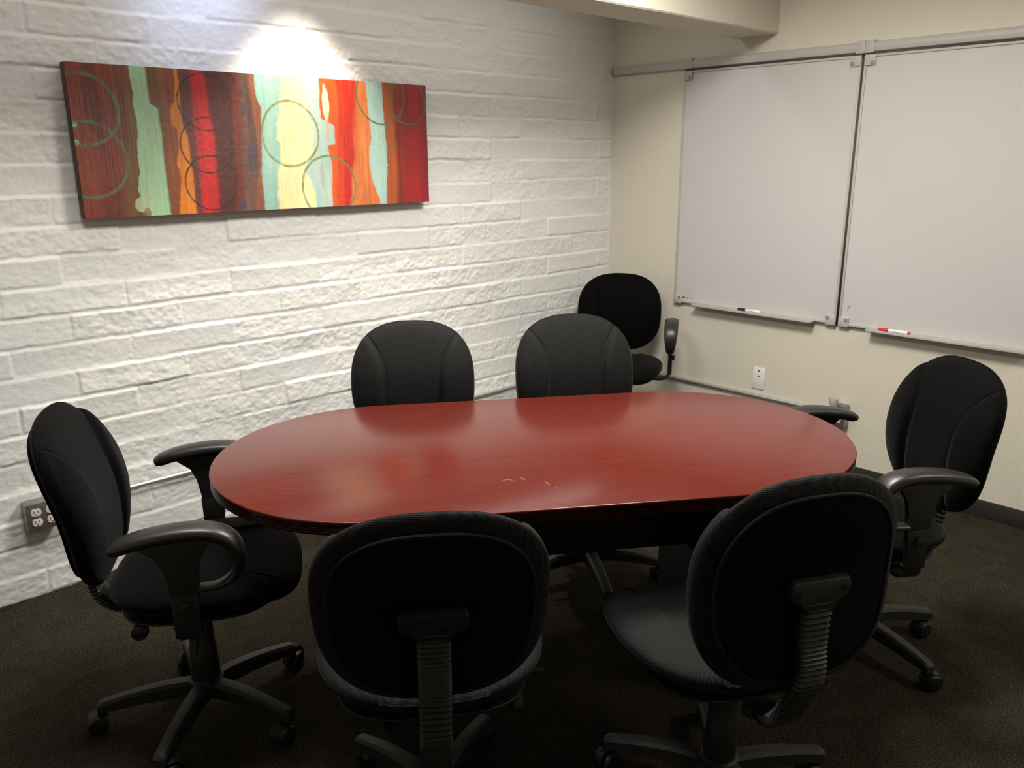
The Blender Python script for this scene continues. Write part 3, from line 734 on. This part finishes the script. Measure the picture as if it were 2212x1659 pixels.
    # armrests
    if arms:
        for s in (-1, 1):
            ax = s*.296
            pp = smooth_path([(ax, -.122, .674), (ax, -.07, .690), (ax, -.01, .700), (ax, .055, .703), (ax, .106, .696), (ax, .143, .672), (ax, .158, .630), (ax, .146, .585), (ax, .110, .560), (ax, .060, .556)], 8)
            n = len(pp)
            def sec(i, f):
                wv = .029+.006*sstep(0, .15, f)-.018*sstep(.52, .95, f); hv = .0165+.002*math.sin(PI*min(1, f*1.5))-.009*sstep(.55, 1, f)
                e_ = min(1, (i+.6)/3.0)
                return superring(float(wv)*(.7+.3*e_), float(hv)*(.6+.4*e_), 2.8, 20)
            b = bmesh.new(); sweep(b, pp, sec); ar = obj('armrest', b, M_pad, t, sharp=60)
            b = bmesh.new()
            prof = [(-.075, .678), (-.02, .690), (.06, .692), (.110, .684), (.088, .660), (.068, .630), (.060, .590), (.058, .50), (.055, .47), (-.005, .47), (-.003, .50), (-.004, .56), (-.010, .610), (-.025, .645)]
            extrude_poly(b, prof, 'x', ax-.009, ax+.009, .003)
            extrude_poly(b, [(-.006, .545), (-.003, .43), (.053, .43), (.060, .545)], 'x', ax-.0105, ax+.0105, .003)
            obj('armrest_post', b, M_plast, ar)
            b = bmesh.new(); zq = seat_z-.098
            pth = smooth_path([(ax, .026, .50), (ax, .026, .44), (ax-s*.006, .026, zq+.02), (ax-s*.035, .026, zq), (ax-s*.10, .026, zq-.002), (ax-s*.20, .026, zq-.002)], 6)
            sweep(b, pth, lambda i, f: [(c_*.0045, d_*.024) for c_, d_ in ((-1, -1), (1, -1), (1, 1), (-1, 1))]) if False else None
            rings = []
            for q, p in enumerate(pth):
                tn = (pth[min(q+1, len(pth)-1)]-pth[max(q-1, 0)]).normalized(); nr = tn.cross(Vector((0, 1, 0))).normalized()
                rings.append([b.verts.new(p+nr*(.0045*u_)+Vector((0, .024*v_, 0))) for u_, v_ in ((-1, -1), (1, -1), (1, 1), (-1, 1))])
            for q in range(len(rings)-1):
                for k in range(4): b.faces.new((rings[q][k], rings[q][(k+1) % 4], rings[q+1][(k+1) % 4], rings[q+1][k]))
            b.faces.new(rings[0]); b.faces.new(rings[-1])
            obj('armrest_bracket', b, M_plast, ar)
            b = bmesh.new(); lathe(b, [(.008, 0), (.014, s*.004), (.014, s*.011), (.006, s*.013)], 16, 'x', (ax+s*.010, .026, .515)); obj('adjuster_knob', b, M_plast, ar)
    return t
CH = [  # name, x, y, facing deg, arms, back centre z, tilt deg, base world angle deg, label
    ('A', -3.024, -1.064, -30.5, True, 0.712, 11, 150, 'black office chair with armrests at the left end of the table, before the four-outlet box'),
    ('B', -2.138, -0.881, -129.3, False, 0.716, 8.6, 20, 'black office chair behind the table facing the camera, under the painting'),
    ('C', -1.638, -1.283, -122.3, False, 0.729, 8.8, 20, 'black office chair behind the table partly covering the chair in the corner'),
    ('D', -0.43, -0.4, -146, True, 0.7, 7, 20, 'black office chair alone in the corner between brick wall and white board'),
    ('E', -2.798, -1.821, 54, False, 0.717, 14, 96, 'black office chair with its back to the camera at the middle of the table side'),
    ('F', -2.255, -2.25, 62.5, False, 0.725, 2, -31, 'black office chair turned away at near right, seat and ribbed back support showing'),
    ('G', -1.366, -2.175, 145, True, 0.713, 10, -105, 'black office chair with armrests at the right end of the table below the right board'),
]
for nm, x, y, fc, arms, zc, tl, br, lab in CH:
    rz = R(fc-90)
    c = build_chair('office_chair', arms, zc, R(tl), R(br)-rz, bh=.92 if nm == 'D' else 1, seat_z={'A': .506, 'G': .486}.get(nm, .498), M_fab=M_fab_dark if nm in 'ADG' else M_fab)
    c.location = (x, y, 0); c.rotation_euler = (0, 0, rz)
    tag(c, lab, 'chair', 'black swivel office chairs')
